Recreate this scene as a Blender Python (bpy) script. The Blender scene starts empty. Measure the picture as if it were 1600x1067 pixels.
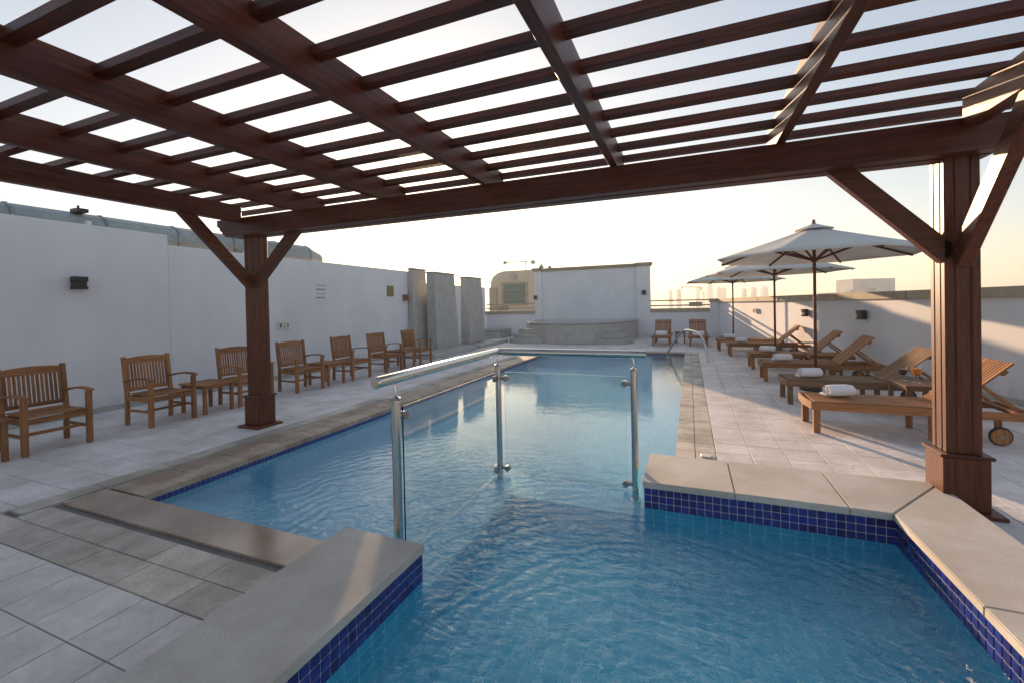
import bpy, bmesh, math, random
from mathutils import Vector, Matrix, Euler
R = math.radians
random.seed(7)
S = bpy.context.scene
COL = S.collection

# ------------------------------------------------------------------ camera, sky, sun, exposure
H = 1.6
cd = bpy.data.cameras.new('camera'); cam = bpy.data.objects.new('camera', cd); COL.objects.link(cam)
YAW, ROLL, PITCH = R(22.12), R(-1.2), R(-.59)
fw = Vector((-math.sin(YAW)*math.cos(PITCH), math.cos(YAW)*math.cos(PITCH), math.sin(PITCH)))
r0 = Vector((math.cos(YAW), math.sin(YAW), 0)); u0 = r0.cross(fw)
rr = math.cos(ROLL)*r0 + math.sin(ROLL)*u0; uu = -math.sin(ROLL)*r0 + math.cos(ROLL)*u0
cam.matrix_world = Matrix(((rr.x, uu.x, -fw.x, 0), (rr.y, uu.y, -fw.y, 0), (rr.z, uu.z, -fw.z, H), (0, 0, 0, 1)))
cd.sensor_width = 36; cd.lens = 36*681/1600; cd.shift_y = -(533.5-485.2)/1600
cd.clip_start = .05; cd.clip_end = 20000
S.camera = cam

SUN_AZ, SUN_EL = R(-31.5), R(10.2)          # azimuth measured from +Y towards +X
w = bpy.data.worlds.new('World'); S.world = w; w.use_nodes = True
nt = w.node_tree; bg = nt.nodes['Background']
sky = nt.nodes.new('ShaderNodeTexSky'); sky.sky_type = 'NISHITA'; sky.sun_disc = False
sky.sun_elevation = SUN_EL; sky.sun_rotation = SUN_AZ
sky.altitude = 30; sky.air_density = 1.0; sky.dust_density = 1.2; sky.ozone_density = 1.0
hsv = nt.nodes.new('ShaderNodeHueSaturation'); hsv.inputs['Saturation'].default_value = 1.1; hsv.inputs['Hue'].default_value = .507
gm = nt.nodes.new('ShaderNodeGamma'); gm.inputs[1].default_value = .60      # dusty air evens the sky out
ml = nt.nodes.new('ShaderNodeVectorMath'); ml.operation = 'SCALE'; ml.inputs['Scale'].default_value = 1.62
nt.links.new(sky.outputs[0], gm.inputs[0]); nt.links.new(gm.outputs[0], ml.inputs[0]); nt.links.new(ml.outputs[0], hsv.inputs['Color']); nt.links.new(hsv.outputs[0], bg.inputs['Color'])
bg.inputs['Strength'].default_value = .11
ld = bpy.data.lights.new('sun', 'SUN'); lo = bpy.data.objects.new('sun', ld); COL.objects.link(lo)
ld.energy = 5.0; ld.angle = R(.6); ld.color = (1, .68, .41)
sd = Vector((math.sin(SUN_AZ)*math.cos(SUN_EL), math.cos(SUN_AZ)*math.cos(SUN_EL), math.sin(SUN_EL)))
lo.rotation_euler = sd.to_track_quat('Z', 'Y').to_euler(); lo.location = sd*60
S.view_settings.view_transform = 'Standard'; S.view_settings.look = 'None'
S.view_settings.gamma = 1; S.view_settings.exposure = 1.08; S.view_settings.use_curve_mapping = False
S.render.engine = 'CYCLES'
cy = S.cycles
cy.use_denoising = True
cy.max_bounces = 9; cy.diffuse_bounces = 4; cy.glossy_bounces = 4; cy.transmission_bounces = 8; cy.transparent_max_bounces = 12
cy.sample_clamp_indirect = 6; cy.blur_glossy = .3

# ------------------------------------------------------------------ helpers
class MB:
    def __init__(s): s.v = []; s.f = []
    def add(s, v, f):
        o = len(s.v); s.v += [tuple(p) for p in v]; s.f += [tuple(i+o for i in q) for q in f]; return s
    def box(s, x0, x1, y0, y1, z0, z1, M=None):
        v = [Vector(p) for p in ((x0,y0,z0),(x1,y0,z0),(x1,y1,z0),(x0,y1,z0),(x0,y0,z1),(x1,y0,z1),(x1,y1,z1),(x0,y1,z1))]
        if M is not None: v = [M @ p for p in v]
        return s.add(v, [(0,3,2,1),(4,5,6,7),(0,1,5,4),(1,2,6,5),(2,3,7,6),(3,0,4,7)])
    def bar(s, a, b, w_, h_, up=(0,0,1)):
        a = Vector(a); b = Vector(b); d = (b-a); L = d.length; d.normalize()
        u = Vector(up); x = d.cross(u).normalized(); u = x.cross(d).normalized()
        M = Matrix(((x.x,d.x,u.x,a.x),(x.y,d.y,u.y,a.y),(x.z,d.z,u.z,a.z),(0,0,0,1)))
        return s.box(-w_/2, w_/2, 0, L, -h_/2, h_/2, M)
    def prism(s, poly, z0, z1, M=None):
        n = len(poly)
        v = [Vector((p[0],p[1],z0)) for p in poly] + [Vector((p[0],p[1],z1)) for p in poly]
        if M is not None: v = [M @ p for p in v]
        return s.add(v, [tuple(range(n-1,-1,-1)), tuple(range(n,2*n))] + [(i,(i+1)%n,(i+1)%n+n,i+n) for i in range(n)])
    def tube(s, path, r, n=12, cap=True):
        P = [Vector(p) for p in path]; rs = r if isinstance(r, (list,tuple)) else [r]*len(P)
        o = len(s.v); up = None
        for i, p in enumerate(P):
            d = (P[min(i+1,len(P)-1)]-P[max(i-1,0)]).normalized()
            if up is None: up = Vector((0,0,1)) if abs(d.z) < .9 else Vector((1,0,0))
            x = d.cross(up).normalized(); up = x.cross(d).normalized()
            for k in range(n):
                a = 2*math.pi*k/n; q = p + (x*math.cos(a)+up*math.sin(a))*rs[i]; s.v.append(tuple(q))
        for i in range(len(P)-1):
            for k in range(n):
                a = o+i*n+k; b = o+i*n+(k+1)%n; s.f.append((a,b,b+n,a+n))
        if cap: s.f.append(tuple(o+k for k in range(n))[::-1]); s.f.append(tuple(o+(len(P)-1)*n+k for k in range(n)))
        return s
    def lathe(s, prof, n=20, c=(0,0,0)):
        o = len(s.v)
        for (r, z) in prof:
            for k in range(n):
                a = 2*math.pi*k/n; s.v.append((c[0]+r*math.cos(a), c[1]+r*math.sin(a), c[2]+z))
        for i in range(len(prof)-1):
            for k in range(n):
                a = o+i*n+k; b = o+i*n+(k+1)%n; s.f.append((a,b,b+n,a+n))
        s.f.append(tuple(o+k for k in range(n))[::-1]); s.f.append(tuple(o+(len(prof)-1)*n+k for k in range(n)))
        return s
    def mesh(s, name, mat, bevel=0, smooth=False, seg=1):
        me = bpy.data.meshes.new(name); me.from_pydata(s.v, [], s.f); 
        if mat: me.materials.append(mat)
        bm = bmesh.new(); bm.from_mesh(me)
        bmesh.ops.recalc_face_normals(bm, faces=bm.faces)
        if bevel:
            es = [e for e in bm.edges if e.is_manifold and e.calc_face_angle(0) > .6]
            bmesh.ops.bevel(bm, geom=es, offset=bevel, segments=seg, affect='EDGES', clamp_overlap=True)
        bm.to_mesh(me); bm.free()
        if smooth:
            me.polygons.foreach_set('use_smooth', [True]*len(me.polygons))
            me.set_sharp_from_angle(angle=R(38))
        me.update(); return me
    def build(s, name, mat, parent=None, bevel=0, smooth=False, seg=1, loc=None):
        return link(name, s.mesh(name, mat, bevel, smooth, seg), parent, loc)

def link(name, me, parent=None, loc=None, rot=None):
    o = bpy.data.objects.new(name, me); COL.objects.link(o)
    if parent is not None: o.parent = parent
    if loc is not None: o.location = loc
    if rot is not None: o.rotation_euler = rot
    return o
def tag(o, label, cat, group=None):
    o['label'] = label; o['category'] = cat
    if group: o['group'] = group
    return o
def thing(name, label, cat, loc=(0,0,0), rz=0, group=None):
    o = link(name, None); o.location = loc; o.rotation_euler = (0,0,rz); return tag(o, label, cat, group)
def struct(o, label=None):
    o['kind'] = 'structure'
    if label: o['label'] = label
    return o
def stuff(o, label=None):
    o['kind'] = 'stuff'
    if label: o['label'] = label
    return o
def copy_tree(o, parent=None):
    c = o.copy(); COL.objects.link(c)
    c.parent = parent
    for ch in list(o.children): copy_tree(ch, c)
    return c
def B(x0,x1,y0,y1,z0,z1): return MB().box(x0,x1,y0,y1,z0,z1)

# ------------------------------------------------------------------ materials
_m = {}
def newmat(name, col, rough=.6, metal=0, **kw):
    m = bpy.data.materials.new(name); m.use_nodes = True
    b = m.node_tree.nodes['Principled BSDF']
    b.inputs['Base Color'].default_value = (*col, 1); b.inputs['Roughness'].default_value = rough; b.inputs['Metallic'].default_value = metal
    for k, v in kw.items(): b.inputs[k].default_value = v
    return m, m.node_tree, b
def N(nt, t, **kw):
    n = nt.nodes.new(t)
    for k, v in kw.items():
        if k in n.inputs: n.inputs[k].default_value = v
        else: setattr(n, k, v)
    return n
def coords(nt, scale=(1,1,1), world=False, rnd=True):
    tc = N(nt, 'ShaderNodeTexCoord'); mp = N(nt, 'ShaderNodeMapping'); mp.inputs['Scale'].default_value = scale
    if world:
        g = N(nt, 'ShaderNodeNewGeometry'); nt.links.new(g.outputs['Position'], mp.inputs[0])
    else:
        nt.links.new(tc.outputs['Object'], mp.inputs[0])
        if rnd:
            oi = N(nt, 'ShaderNodeObjectInfo'); mu = N(nt, 'ShaderNodeMath', operation='MULTIPLY'); mu.inputs[1].default_value = 37
            nt.links.new(oi.outputs['Random'], mu.inputs[0]); nt.links.new(mu.outputs[0], mp.inputs['Location'])
    return mp.outputs[0]
def ramp(nt, fac, stops):
    r = N(nt, 'ShaderNodeValToRGB'); e = r.color_ramp.elements
    while len(e) < len(stops): e.new(.5)
    for k, (p, c) in enumerate(stops):
        e[k].position = p; e[k].color = (*c, 1) if len(c) == 3 else c
    nt.links.new(fac, r.inputs[0]); return r.outputs[0]
def mixc(nt, a, b, fac, mode='MIX'):
    m = N(nt, 'ShaderNodeMix', data_type='RGBA', blend_type=mode)
    for s, v in ((m.inputs[0], fac), (m.inputs[6], a), (m.inputs[7], b)):
        if hasattr(v, 'is_output'): nt.links.new(v, s)
        else: s.default_value = v if isinstance(v, (int,float)) else (*v, 1)
    return m.outputs[2]
def bump(nt, bs, height, strength=.3, dist=.01):
    bp = N(nt, 'ShaderNodeBump'); bp.inputs['Strength'].default_value = strength; bp.inputs['Distance'].default_value = dist
    nt.links.new(height, bp.inputs['Height']); nt.links.new(bp.outputs[0], bs.inputs['Normal']); return bp
def objvar(nt, col, amt):
    """brightness differs from piece to piece"""
    oi = N(nt, 'ShaderNodeObjectInfo'); mr = N(nt, 'ShaderNodeMapRange'); mr.inputs[3].default_value = 1-amt; mr.inputs[4].default_value = 1+amt
    nt.links.new(oi.outputs['Random'], mr.inputs[0])
    h = N(nt, 'ShaderNodeHueSaturation'); nt.links.new(mr.outputs[0], h.inputs['Value']); nt.links.new(col, h.inputs['Color'])
    return h.outputs[0]

def wood(kind, ax):
    k = (kind, ax)
    if k in _m: return _m[k]
    P = {'mahogany': ((.045,.008,.004), (.17,.040,.014), .38, .16), 'teak': ((.22,.085,.030), (.44,.20,.082), .5, .30),
         'old_teak': ((.15,.085,.05), (.33,.19,.11), .6, .2)}[kind]
    m, nt, b = newmat('%s_grain_%s' % (kind, ax), P[0], P[2])
    sc = {'x': (1.2,22,22), 'y': (22,1.2,22), 'z': (22,22,1.2)}[ax]
    co = coords(nt, sc)
    n1 = N(nt, 'ShaderNodeTexNoise', Scale=1.6, Detail=6, Roughness=.65, Distortion=.6); nt.links.new(co, n1.inputs['Vector'])
    n2 = N(nt, 'ShaderNodeTexNoise', Scale=7, Detail=3); nt.links.new(co, n2.inputs['Vector'])
    c = ramp(nt, n1.outputs[0], [(.3, P[0]), (.7, P[1])])
    c = mixc(nt, c, ramp(nt, n2.outputs[0], [(.35, (.55,.5,.48)), (.6, (1,1,1))]), .7, 'MULTIPLY')
    c = objvar(nt, c, P[3])
    b.inputs['Specular IOR Level'].default_value = .35
    nt.links.new(c, b.inputs['Base Color']); bump(nt, b, n1.outputs[0], .25, .003)
    rr_ = N(nt, 'ShaderNodeMapRange'); rr_.inputs[3].default_value = P[2]-.1; rr_.inputs[4].default_value = P[2]+.2
    nt.links.new(n2.outputs[0], rr_.inputs[0]); nt.links.new(rr_.outputs[0], b.inputs['Roughness'])
    _m[k] = m; return m

def stone(name, c1, c2, rough=.6, sc=5, bumpd=.002, var=.08, fine=90, stain=None, world=True):
    m, nt, b = newmat(name, c1, rough)
    co = coords(nt, world=world, rnd=not world)
    n1 = N(nt, 'ShaderNodeTexNoise', Scale=sc, Detail=7, Roughness=.6, Distortion=.4); nt.links.new(co, n1.inputs['Vector'])
    n2 = N(nt, 'ShaderNodeTexNoise', Scale=fine, Detail=4, Roughness=.7); nt.links.new(co, n2.inputs['Vector'])
    c = ramp(nt, n1.outputs[0], [(.3, c1), (.72, c2)])
    c = mixc(nt, c, ramp(nt, n2.outputs[0], [(.35, (.8,.79,.78)), (.62, (1.08,1.08,1.08))]), .8, 'MULTIPLY')
    if stain:
        n3 = N(nt, 'ShaderNodeTexNoise', Scale=1.7, Detail=5, Roughness=.6); nt.links.new(co, n3.inputs['Vector'])
        c = mixc(nt, c, stain, ramp(nt, n3.outputs[0], [(.44, (0,0,0)), (.62, (.85,.85,.85))]))
    c = objvar(nt, c, var)
    nt.links.new(c, b.inputs['Base Color'])
    ad = N(nt, 'ShaderNodeMath', operation='ADD'); nt.links.new(n1.outputs[0], ad.inputs[0]); nt.links.new(n2.outputs[0], ad.inputs[1])
    bump(nt, b, ad.outputs[0], .6, bumpd)
    return m
def slate_tile():
    m, nt, b = newmat('textured_floor_tile', (.5,.49,.48), .55)
    co = coords(nt, world=False)
    vo = N(nt, 'ShaderNodeTexNoise', Scale=9, Detail=8, Roughness=.62, Distortion=1.6); nt.links.new(co, vo.inputs['Vector'])
    n2 = N(nt, 'ShaderNodeTexNoise', Scale=2.2, Detail=4); nt.links.new(coords(nt, world=True), n2.inputs['Vector'])
    c = ramp(nt, vo.outputs[0], [(.3, (.66,.615,.60)), (.7, (.82,.77,.755))])
    c = mixc(nt, c, ramp(nt, n2.outputs[0], [(.35, (.80,.78,.76)), (.65, (1.05,1.05,1.05))]), 1.0, 'MULTIPLY')
    n3 = N(nt, 'ShaderNodeTexNoise', Scale=.8, Detail=7, Roughness=.7, Distortion=.6); nt.links.new(coords(nt, world=True), n3.inputs['Vector'])
    c = mixc(nt, c, (.40,.37,.345), ramp(nt, n3.outputs[0], [(.52, (0,0,0)), (.70, (.5,.5,.5))]))
    c = objvar(nt, c, .05)
    nt.links.new(c, b.inputs['Base Color']); bump(nt, b, vo.outputs[0], .8, .007)
    return m
def plaster(name, col=(.795,.77,.79)):
    m, nt, b = newmat(name, col, .85)
    co = coords(nt, world=True)
    n1 = N(nt, 'ShaderNodeTexNoise', Scale=.7, Detail=6, Roughness=.6); nt.links.new(co, n1.inputs['Vector'])
    n2 = N(nt, 'ShaderNodeTexNoise', Scale=60, Detail=5); nt.links.new(co, n2.inputs['Vector'])
    st = N(nt, 'ShaderNodeTexNoise', Scale=1, Detail=4); nt.links.new(coords(nt, (1.7,1.7,.2), world=True), st.inputs['Vector'])
    c = ramp(nt, n1.outputs[0], [(.3, tuple(x*.90 for x in col)), (.7, col)])
    c = mixc(nt, c, ramp(nt, st.outputs[0], [(.3, (.93,.93,.925)), (.6, (1,1,1))]), .6, 'MULTIPLY')
    g = N(nt, 'ShaderNodeNewGeometry'); sp = N(nt, 'ShaderNodeSeparateXYZ'); nt.links.new(g.outputs['Position'], sp.inputs[0])
    n4 = N(nt, 'ShaderNodeTexNoise', Scale=5, Detail=6, Roughness=.7); nt.links.new(co, n4.inputs['Vector'])
    zz = N(nt, 'ShaderNodeMapRange'); zz.inputs[1].default_value = 0; zz.inputs[2].default_value = .55; zz.inputs[3].default_value = .30; zz.inputs[4].default_value = -.12
    nt.links.new(sp.outputs[2], zz.inputs[0])
    ad = N(nt, 'ShaderNodeMath', operation='ADD'); nt.links.new(zz.outputs[0], ad.inputs[0]); nt.links.new(n4.outputs[0], ad.inputs[1])
    c = mixc(nt, c, (.42,.39,.36), ramp(nt, ad.outputs[0], [(.56, (0,0,0)), (.85, (.55,.55,.55))]))      # splash dirt low on the wall
    vn = N(nt, 'ShaderNodeTexNoise', Scale=1.3, Detail=3); nt.links.new(coords(nt, (1,1,.5), world=True), vn.inputs['Vector'])
    c = mixc(nt, c, (.60,.58,.57), ramp(nt, vn.outputs[0], [(.52, (0,0,0)), (.68, (.30,.30,.30))]))     # repainted, weathered patches
    nt.links.new(c, b.inputs['Base Color'])
    ad2 = N(nt, 'ShaderNodeMath', operation='MULTIPLY_ADD'); nt.links.new(n1.outputs[0], ad2.inputs[0]); ad2.inputs[1].default_value = 6; nt.links.new(n2.outputs[0], ad2.inputs[2])
    bump(nt, b, ad2.outputs[0], .45, .0025)
    return m
def tinted(name, col, rough, amt=.1, metal=0, sc=30, bd=.0):
    m, nt, b = newmat(name, col, rough, metal)
    n1 = N(nt, 'ShaderNodeTexNoise', Scale=sc, Detail=5); nt.links.new(coords(nt), n1.inputs['Vector'])
    c = ramp(nt, n1.outputs[0], [(.3, tuple(x*(1-amt) for x in col)), (.7, tuple(min(1,x*(1+amt)) for x in col))])
    c = objvar(nt, c, amt*.6)
    nt.links.new(c, b.inputs['Base Color'])
    if bd: bump(nt, b, n1.outputs[0], .5, bd)
    return m
def mosaic_under(name, ca, cb, pitch=.05, grout=(.30,.52,.62)):
    """small glazed tiles below the water line, grout lines in X, Y and Z"""
    m, nt, b = newmat(name, ca, .35)
    g = N(nt, 'ShaderNodeNewGeometry'); sp = N(nt, 'ShaderNodeSeparateXYZ'); nt.links.new(g.outputs['Position'], sp.inputs[0])
    nz = N(nt, 'ShaderNodeSeparateXYZ'); nt.links.new(g.outputs['Normal'], nz.inputs[0])
    tot = None; cells = []
    for i in range(3):
        d = N(nt, 'ShaderNodeMath', operation='DIVIDE'); d.inputs[1].default_value = pitch; nt.links.new(sp.outputs[i], d.inputs[0])
        fl = N(nt, 'ShaderNodeMath', operation='FLOOR'); nt.links.new(d.outputs[0], fl.inputs[0]); cells.append(fl.outputs[0])
        f = N(nt, 'ShaderNodeMath', operation='FRACT'); nt.links.new(d.outputs[0], f.inputs[0])
        s = N(nt, 'ShaderNodeMath', operation='LESS_THAN'); s.inputs[1].default_value = .08; nt.links.new(f.outputs[0], s.inputs[0])
        ab = N(nt, 'ShaderNodeMath', operation='ABSOLUTE'); nt.links.new(nz.outputs[i], ab.inputs[0])
        lt = N(nt, 'ShaderNodeMath', operation='LESS_THAN'); lt.inputs[1].default_value = .5; nt.links.new(ab.outputs[0], lt.inputs[0])
        mu = N(nt, 'ShaderNodeMath', operation='MULTIPLY'); nt.links.new(s.outputs[0], mu.inputs[0]); nt.links.new(lt.outputs[0], mu.inputs[1])
        if tot is None: tot = mu.outputs[0]
        else:
            mx = N(nt, 'ShaderNodeMath', operation='MAXIMUM'); nt.links.new(tot, mx.inputs[0]); nt.links.new(mu.outputs[0], mx.inputs[1]); tot = mx.outputs[0]
    cb_ = N(nt, 'ShaderNodeCombineXYZ')
    for i in range(3): nt.links.new(cells[i], cb_.inputs[i])
    wn = N(nt, 'ShaderNodeTexWhiteNoise'); nt.links.new(cb_.outputs[0], wn.inputs['Vector'])
    c = mixc(nt, ca, cb, wn.outputs['Value'])
    c = mixc(nt, c, grout, tot)
    nt.links.new(c, b.inputs['Base Color'])
    return m

M_PLASTER = plaster('white_painted_render')
M_LIME = stone('pale_limestone', (.50,.465,.43), (.62,.585,.545), .82, 3, .0012, .06, 120, stain=(.44,.40,.35))
M_COPE = stone('brown_travertine', (.32,.23,.165), (.54,.44,.34), .5, 7, .002, .14, 60, stain=(.20,.13,.09))
M_BORDER = stone('weathered_paving_stone', (.50,.44,.38), (.66,.60,.53), .7, 6, .003, .14, 55, stain=(.30,.26,.22))
M_CAP = stone('sandstone_cap', (.36,.29,.21), (.46,.385,.29), .75, 5, .003, .06, 50)
M_GREY = stone('grey_stone_cladding', (.36,.345,.325), (.47,.45,.425), .6, 4, .002, .06, 70)
M_TILE = slate_tile()
M_GROUT = stone('tile_grout', (.17,.16,.15), (.24,.225,.215), .9, 8, .001, 0)
M_DARK = tinted('dark_slot', (.035,.03,.028), .8)
M_BLUE = tinted('cobalt_glazed_tile', (.018,.032,.21), .12, .35, sc=14, bd=.0004)
M_BLUEP = tinted('violet_blue_glazed_tile', (.022,.018,.15), .12, .35, sc=14, bd=.0004)
M_WGROUT = tinted('white_mosaic_grout', (.55,.55,.60), .85, .08)
M_POOL = mosaic_under('light_blue_pool_mosaic', (.22,.58,.80), (.32,.68,.86), .05, (.50,.80,.90))
M_SPA = mosaic_under('teal_pool_mosaic', (.07,.52,.74), (.15,.64,.82), .10, (.50,.86,.93))
M_BAND = mosaic_under('blue_mosaic_band', (.015,.03,.22), (.03,.05,.30), .05, (.25,.30,.55))
M_STEEL = tinted('brushed_stainless_steel', (.62,.60,.57), .2, .05, 1, 60)
M_CHROMED = tinted('dull_steel_fitting', (.30,.29,.28), .32, .1, 1, 60)
M_BLACK = tinted('black_painted_metal', (.012,.012,.014), .45)
M_RUBBER = tinted('black_rubber', (.02,.02,.02), .7)
M_WHITEPL = tinted('white_plastic', (.7,.69,.67), .4)
M_TOWEL = tinted('white_terry_cloth', (.82,.80,.82), .95, .05, sc=220, bd=.004)
M_GALV = stone('galvanised_duct_metal', (.23,.27,.27), (.36,.40,.40), .45, 2.5, .002, .08, 25)
M_BROWN = tinted('brown_plaque', (.16,.11,.035), .5)
M_RED = tinted('dull_red_paint', (.20,.06,.05), .5)

def fabric():
    m, nt, b = newmat('ecru_umbrella_canvas', (.66,.64,.61), .9)
    n1 = N(nt, 'ShaderNodeTexNoise', Scale=3, Detail=5); nt.links.new(coords(nt), n1.inputs['Vector'])
    wv = N(nt, 'ShaderNodeTexNoise', Scale=260, Detail=2); nt.links.new(coords(nt), wv.inputs['Vector'])
    c = ramp(nt, n1.outputs[0], [(.3, (.70,.68,.645)), (.7, (.77,.75,.715))]); nt.links.new(c, b.inputs['Base Color'])
    bp = bump(nt, b, wv.outputs[0], .3, .002)
    tr = N(nt, 'ShaderNodeBsdfTranslucent'); nt.links.new(c, tr.inputs[0])
    mx = N(nt, 'ShaderNodeMixShader'); mx.inputs[0].default_value = .3
    nt.links.new(b.outputs[0], mx.inputs[1]); nt.links.new(tr.outputs[0], mx.inputs[2])
    nt.links.new(mx.outputs[0], nt.nodes['Material Output'].inputs['Surface'])
    return m
M_CANVAS = fabric()
def glass(name, col=(.93,.98,.96)):
    m, nt, b = newmat(name, col, .0, 0, IOR=1.45); b.inputs['Transmission Weight'].default_value = 1
    return m
M_GLASS = glass('clear_panel_glass'); M_CUP = glass('drinking_glass', (1,1,1))
M_OJ = tinted('orange_juice', (.75,.25,.02), .15, .05); M_COLA = tinted('dark_red_cocktail', (.06,.008,.008), .1, .05)

def water():
    m, nt, b = newmat('pool_water', (.80,.94,.98), .012, 0, IOR=1.33); b.inputs['Transmission Weight'].default_value = 1
    g = N(nt, 'ShaderNodeNewGeometry'); sp = N(nt, 'ShaderNodeSeparateXYZ'); nt.links.new(g.outputs['Position'], sp.inputs[0])
    c1 = coords(nt, (1,1,1), world=True)
    n1 = N(nt, 'ShaderNodeTexNoise', Scale=2.2, Detail=3, Roughness=.5, Distortion=.5); nt.links.new(coords(nt, (1,1.6,1), world=True), n1.inputs['Vector'])
    n2 = N(nt, 'ShaderNodeTexNoise', Scale=8.5, Detail=2.5, Roughness=.55, Distortion=.9); nt.links.new(coords(nt, (1,1.8,1), world=True), n2.inputs['Vector'])
    n3 = N(nt, 'ShaderNodeTexNoise', Scale=26, Detail=2, Roughness=.5, Distortion=.6); nt.links.new(c1, n3.inputs['Vector'])
    # ripples running out from the inlet in the small pool
    mp = N(nt, 'ShaderNodeMapping'); mp.inputs['Location'].default_value = (.15,-1.9,0); nt.links.new(g.outputs['Position'], mp.inputs[0])
    wv = N(nt, 'ShaderNodeTexWave', wave_type='RINGS', rings_direction='Z', wave_profile='SIN'); wv.inputs['Scale'].default_value = 2.3
    wv.inputs['Distortion'].default_value = 9.5; wv.inputs['Detail'].default_value = 3; wv.inputs['Detail Scale'].default_value = 1.3
    nt.links.new(mp.outputs[0], wv.inputs['Vector'])
    near = N(nt, 'ShaderNodeMapRange'); near.inputs[1].default_value = 3.0; near.inputs[2].default_value = 5.2; near.inputs[3].default_value = 1; near.inputs[4].default_value = .0
    nt.links.new(sp.outputs[1], near.inputs[0])
    def mul(a, k):
        x = N(nt, 'ShaderNodeMath', operation='MULTIPLY'); nt.links.new(a, x.inputs[0])
        if hasattr(k, 'is_output'): nt.links.new(k, x.inputs[1])
        else: x.inputs[1].default_value = k
        return x.outputs[0]
    def add(a, c):
        x = N(nt, 'ShaderNodeMath', operation='ADD'); nt.links.new(a, x.inputs[0]); nt.links.new(c, x.inputs[1]); return x.outputs[0]
    base = add(mul(n1.outputs[0], .0026), add(mul(n2.outputs[0], .0010), mul(n3.outputs[0], .00022)))
    nm = N(nt, 'ShaderNodeTexNoise', Scale=.9, Detail=2); nt.links.new(c1, nm.inputs['Vector'])
    pm_ = N(nt, 'ShaderNodeMapRange'); pm_.inputs[1].default_value = .38; pm_.inputs[2].default_value = .62; pm_.inputs[3].default_value = .45; pm_.inputs[4].default_value = 1.35
    nt.links.new(nm.outputs[0], pm_.inputs[0])
    spa = mul(add(mul(wv.outputs['Fac'], .0042), add(mul(n2.outputs[0], .0125), mul(n3.outputs[0], .0024))), mul(pm_.outputs[0], near.outputs[0]))
    lf = N(nt, 'ShaderNodeMapRange'); lf.inputs[1].default_value = -4.4; lf.inputs[2].default_value = -2.0; lf.inputs[3].default_value = .22; lf.inputs[4].default_value = 1.1
    nt.links.new(sp.outputs[0], lf.inputs[0])
    h = mul(add(base, spa), lf.outputs[0])
    bp = N(nt, 'ShaderNodeBump'); bp.inputs['Strength'].default_value = 1; bp.inputs['Distance'].default_value = 1
    nt.links.new(h, bp.inputs['Height']); nt.links.new(bp.outputs[0], b.inputs['Normal'])
    return m
M_WATER = water()

# ------------------------------------------------------------------ frame test used to pick the pieces that show
def proj(x, y, z=0):
    v = Vector((x, y, z-H)); d = v.dot(fw)
    if d < .05: return None
    return 800+681*v.dot(rr)/d, 485.2-681*v.dot(uu)/d, d
def in_view(x, y, z=0, m=30):
    p = proj(x, y, z)
    return p is not None and -m < p[0] < 1600+m and -m < p[1] < 1067+m
def wall_x(y): return 1.15 + (21.6-y)*(3.35/13.1)

WZ = -.08
# ------------------------------------------------------------------ ground far below, terrace slab, pool shell
struct(B(-9000,9000,-3000,16000,-31,-30).build('city_ground', stone('dusty_city_ground', (.36,.33,.29), (.46,.43,.39), .9, .01, .01, 0, .3)))
BM = stone('slab_concrete', (.3,.29,.28), (.36,.35,.34), .9, 2, .002, 0)
slab = MB()
for (a,b_,c,d) in ((-11,-4.98,-3,22),(-4.98,-2.16,-3,1.98),(1.3,8,-3,15.3),(-.1,8,4.42,22),(-4.98,-.1,15.22,22)):
    pass
for (a,b_,c,d) in ((-11,-4.98,-3,22),(-4.98,-1.98,-3,1.97),(-4.98,6.5,15.22,22),(.22,6.5,4.3,15.22),(1.62,6.5,-3,4.3),(-1.98,1.62,-3,-2.1)):
    slab.box(a,b_,c,d,-.4,-.02)
deck = struct(slab.build('pool_deck', M_GROUT), 'terrace floor of pale textured square tiles')
struct(B(-11.2,6.8,-3.2,22.2,-30,-1.5).build('terrace_building', BM))

# main pool basin (walls as boxes), light blue mosaic
pb = MB()
pb.box(-4.98,.2,2.0,15.2,-1.3,-1.1)                 # floor
pb.box(-4.98,-4.5,2.0,15.2,-1.1,-.16)              # left wall
pb.box(-.14,.2,4.42,15.2,-1.1,-.16)                # right wall
pb.box(-4.5,-.14,14.9,15.2,-1.1,-.16)              # far wall
pb.box(-4.5,-2.15,2.0,2.27,-1.1,-.16)              # near wall
pb.box(-4.5,-2.1,2.27,2.66,-1.1,-.36)              # entry steps
pb.box(-4.5,-2.1,2.66,3.02,-1.1,-.58)
pb.box(-4.5,-2.1,3.02,3.40,-1.1,-.82)
basin = struct(pb.build('pool_basin', M_POOL), 'light blue tiled basin of the main pool')
bd_ = MB()
bd_.box(-4.98,-4.497,2.0,15.2,-.16,-.055); bd_.box(-.143,.2,4.42,15.2,-.16,-.055); bd_.box(-4.5,-.14,14.897,15.2,-.16,-.055); bd_.box(-4.5,-2.15,2.0,2.273,-.16,-.055)
bd_.build('tile_band', M_BAND, basin)
led = MB()
led.box(-2.06,-1.56,2.27,4.32,-1.1,-.26); led.box(-1.56,-.37,3.72,4.32,-1.1,-.26)
led.build('submerged_divider', M_POOL, basin)
q = [(-.14,14.9)] + [(-.14-.54*math.sin(t*math.pi/2/10)**.8, 14.9-5.4*math.cos(t*math.pi/2/10)) for t in range(11)]
MB().prism(q, -.5, -.13).build('corner_ledge', M_GREY, basin, .01)
sp = MB()
sp.box(-1.56,1.4,-2.0,3.72,-.80,-.68); sp.box(-1.98,-1.56,-2.0,2.27,-.8,.08); sp.box(-.37,1.3,3.72,4.3,-.8,.08); sp.box(1.29,1.62,-2.0,4.3,-.8,.08)
sp.box(-1.98,1.62,-2.15,-2.0,-.8,.08)
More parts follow.
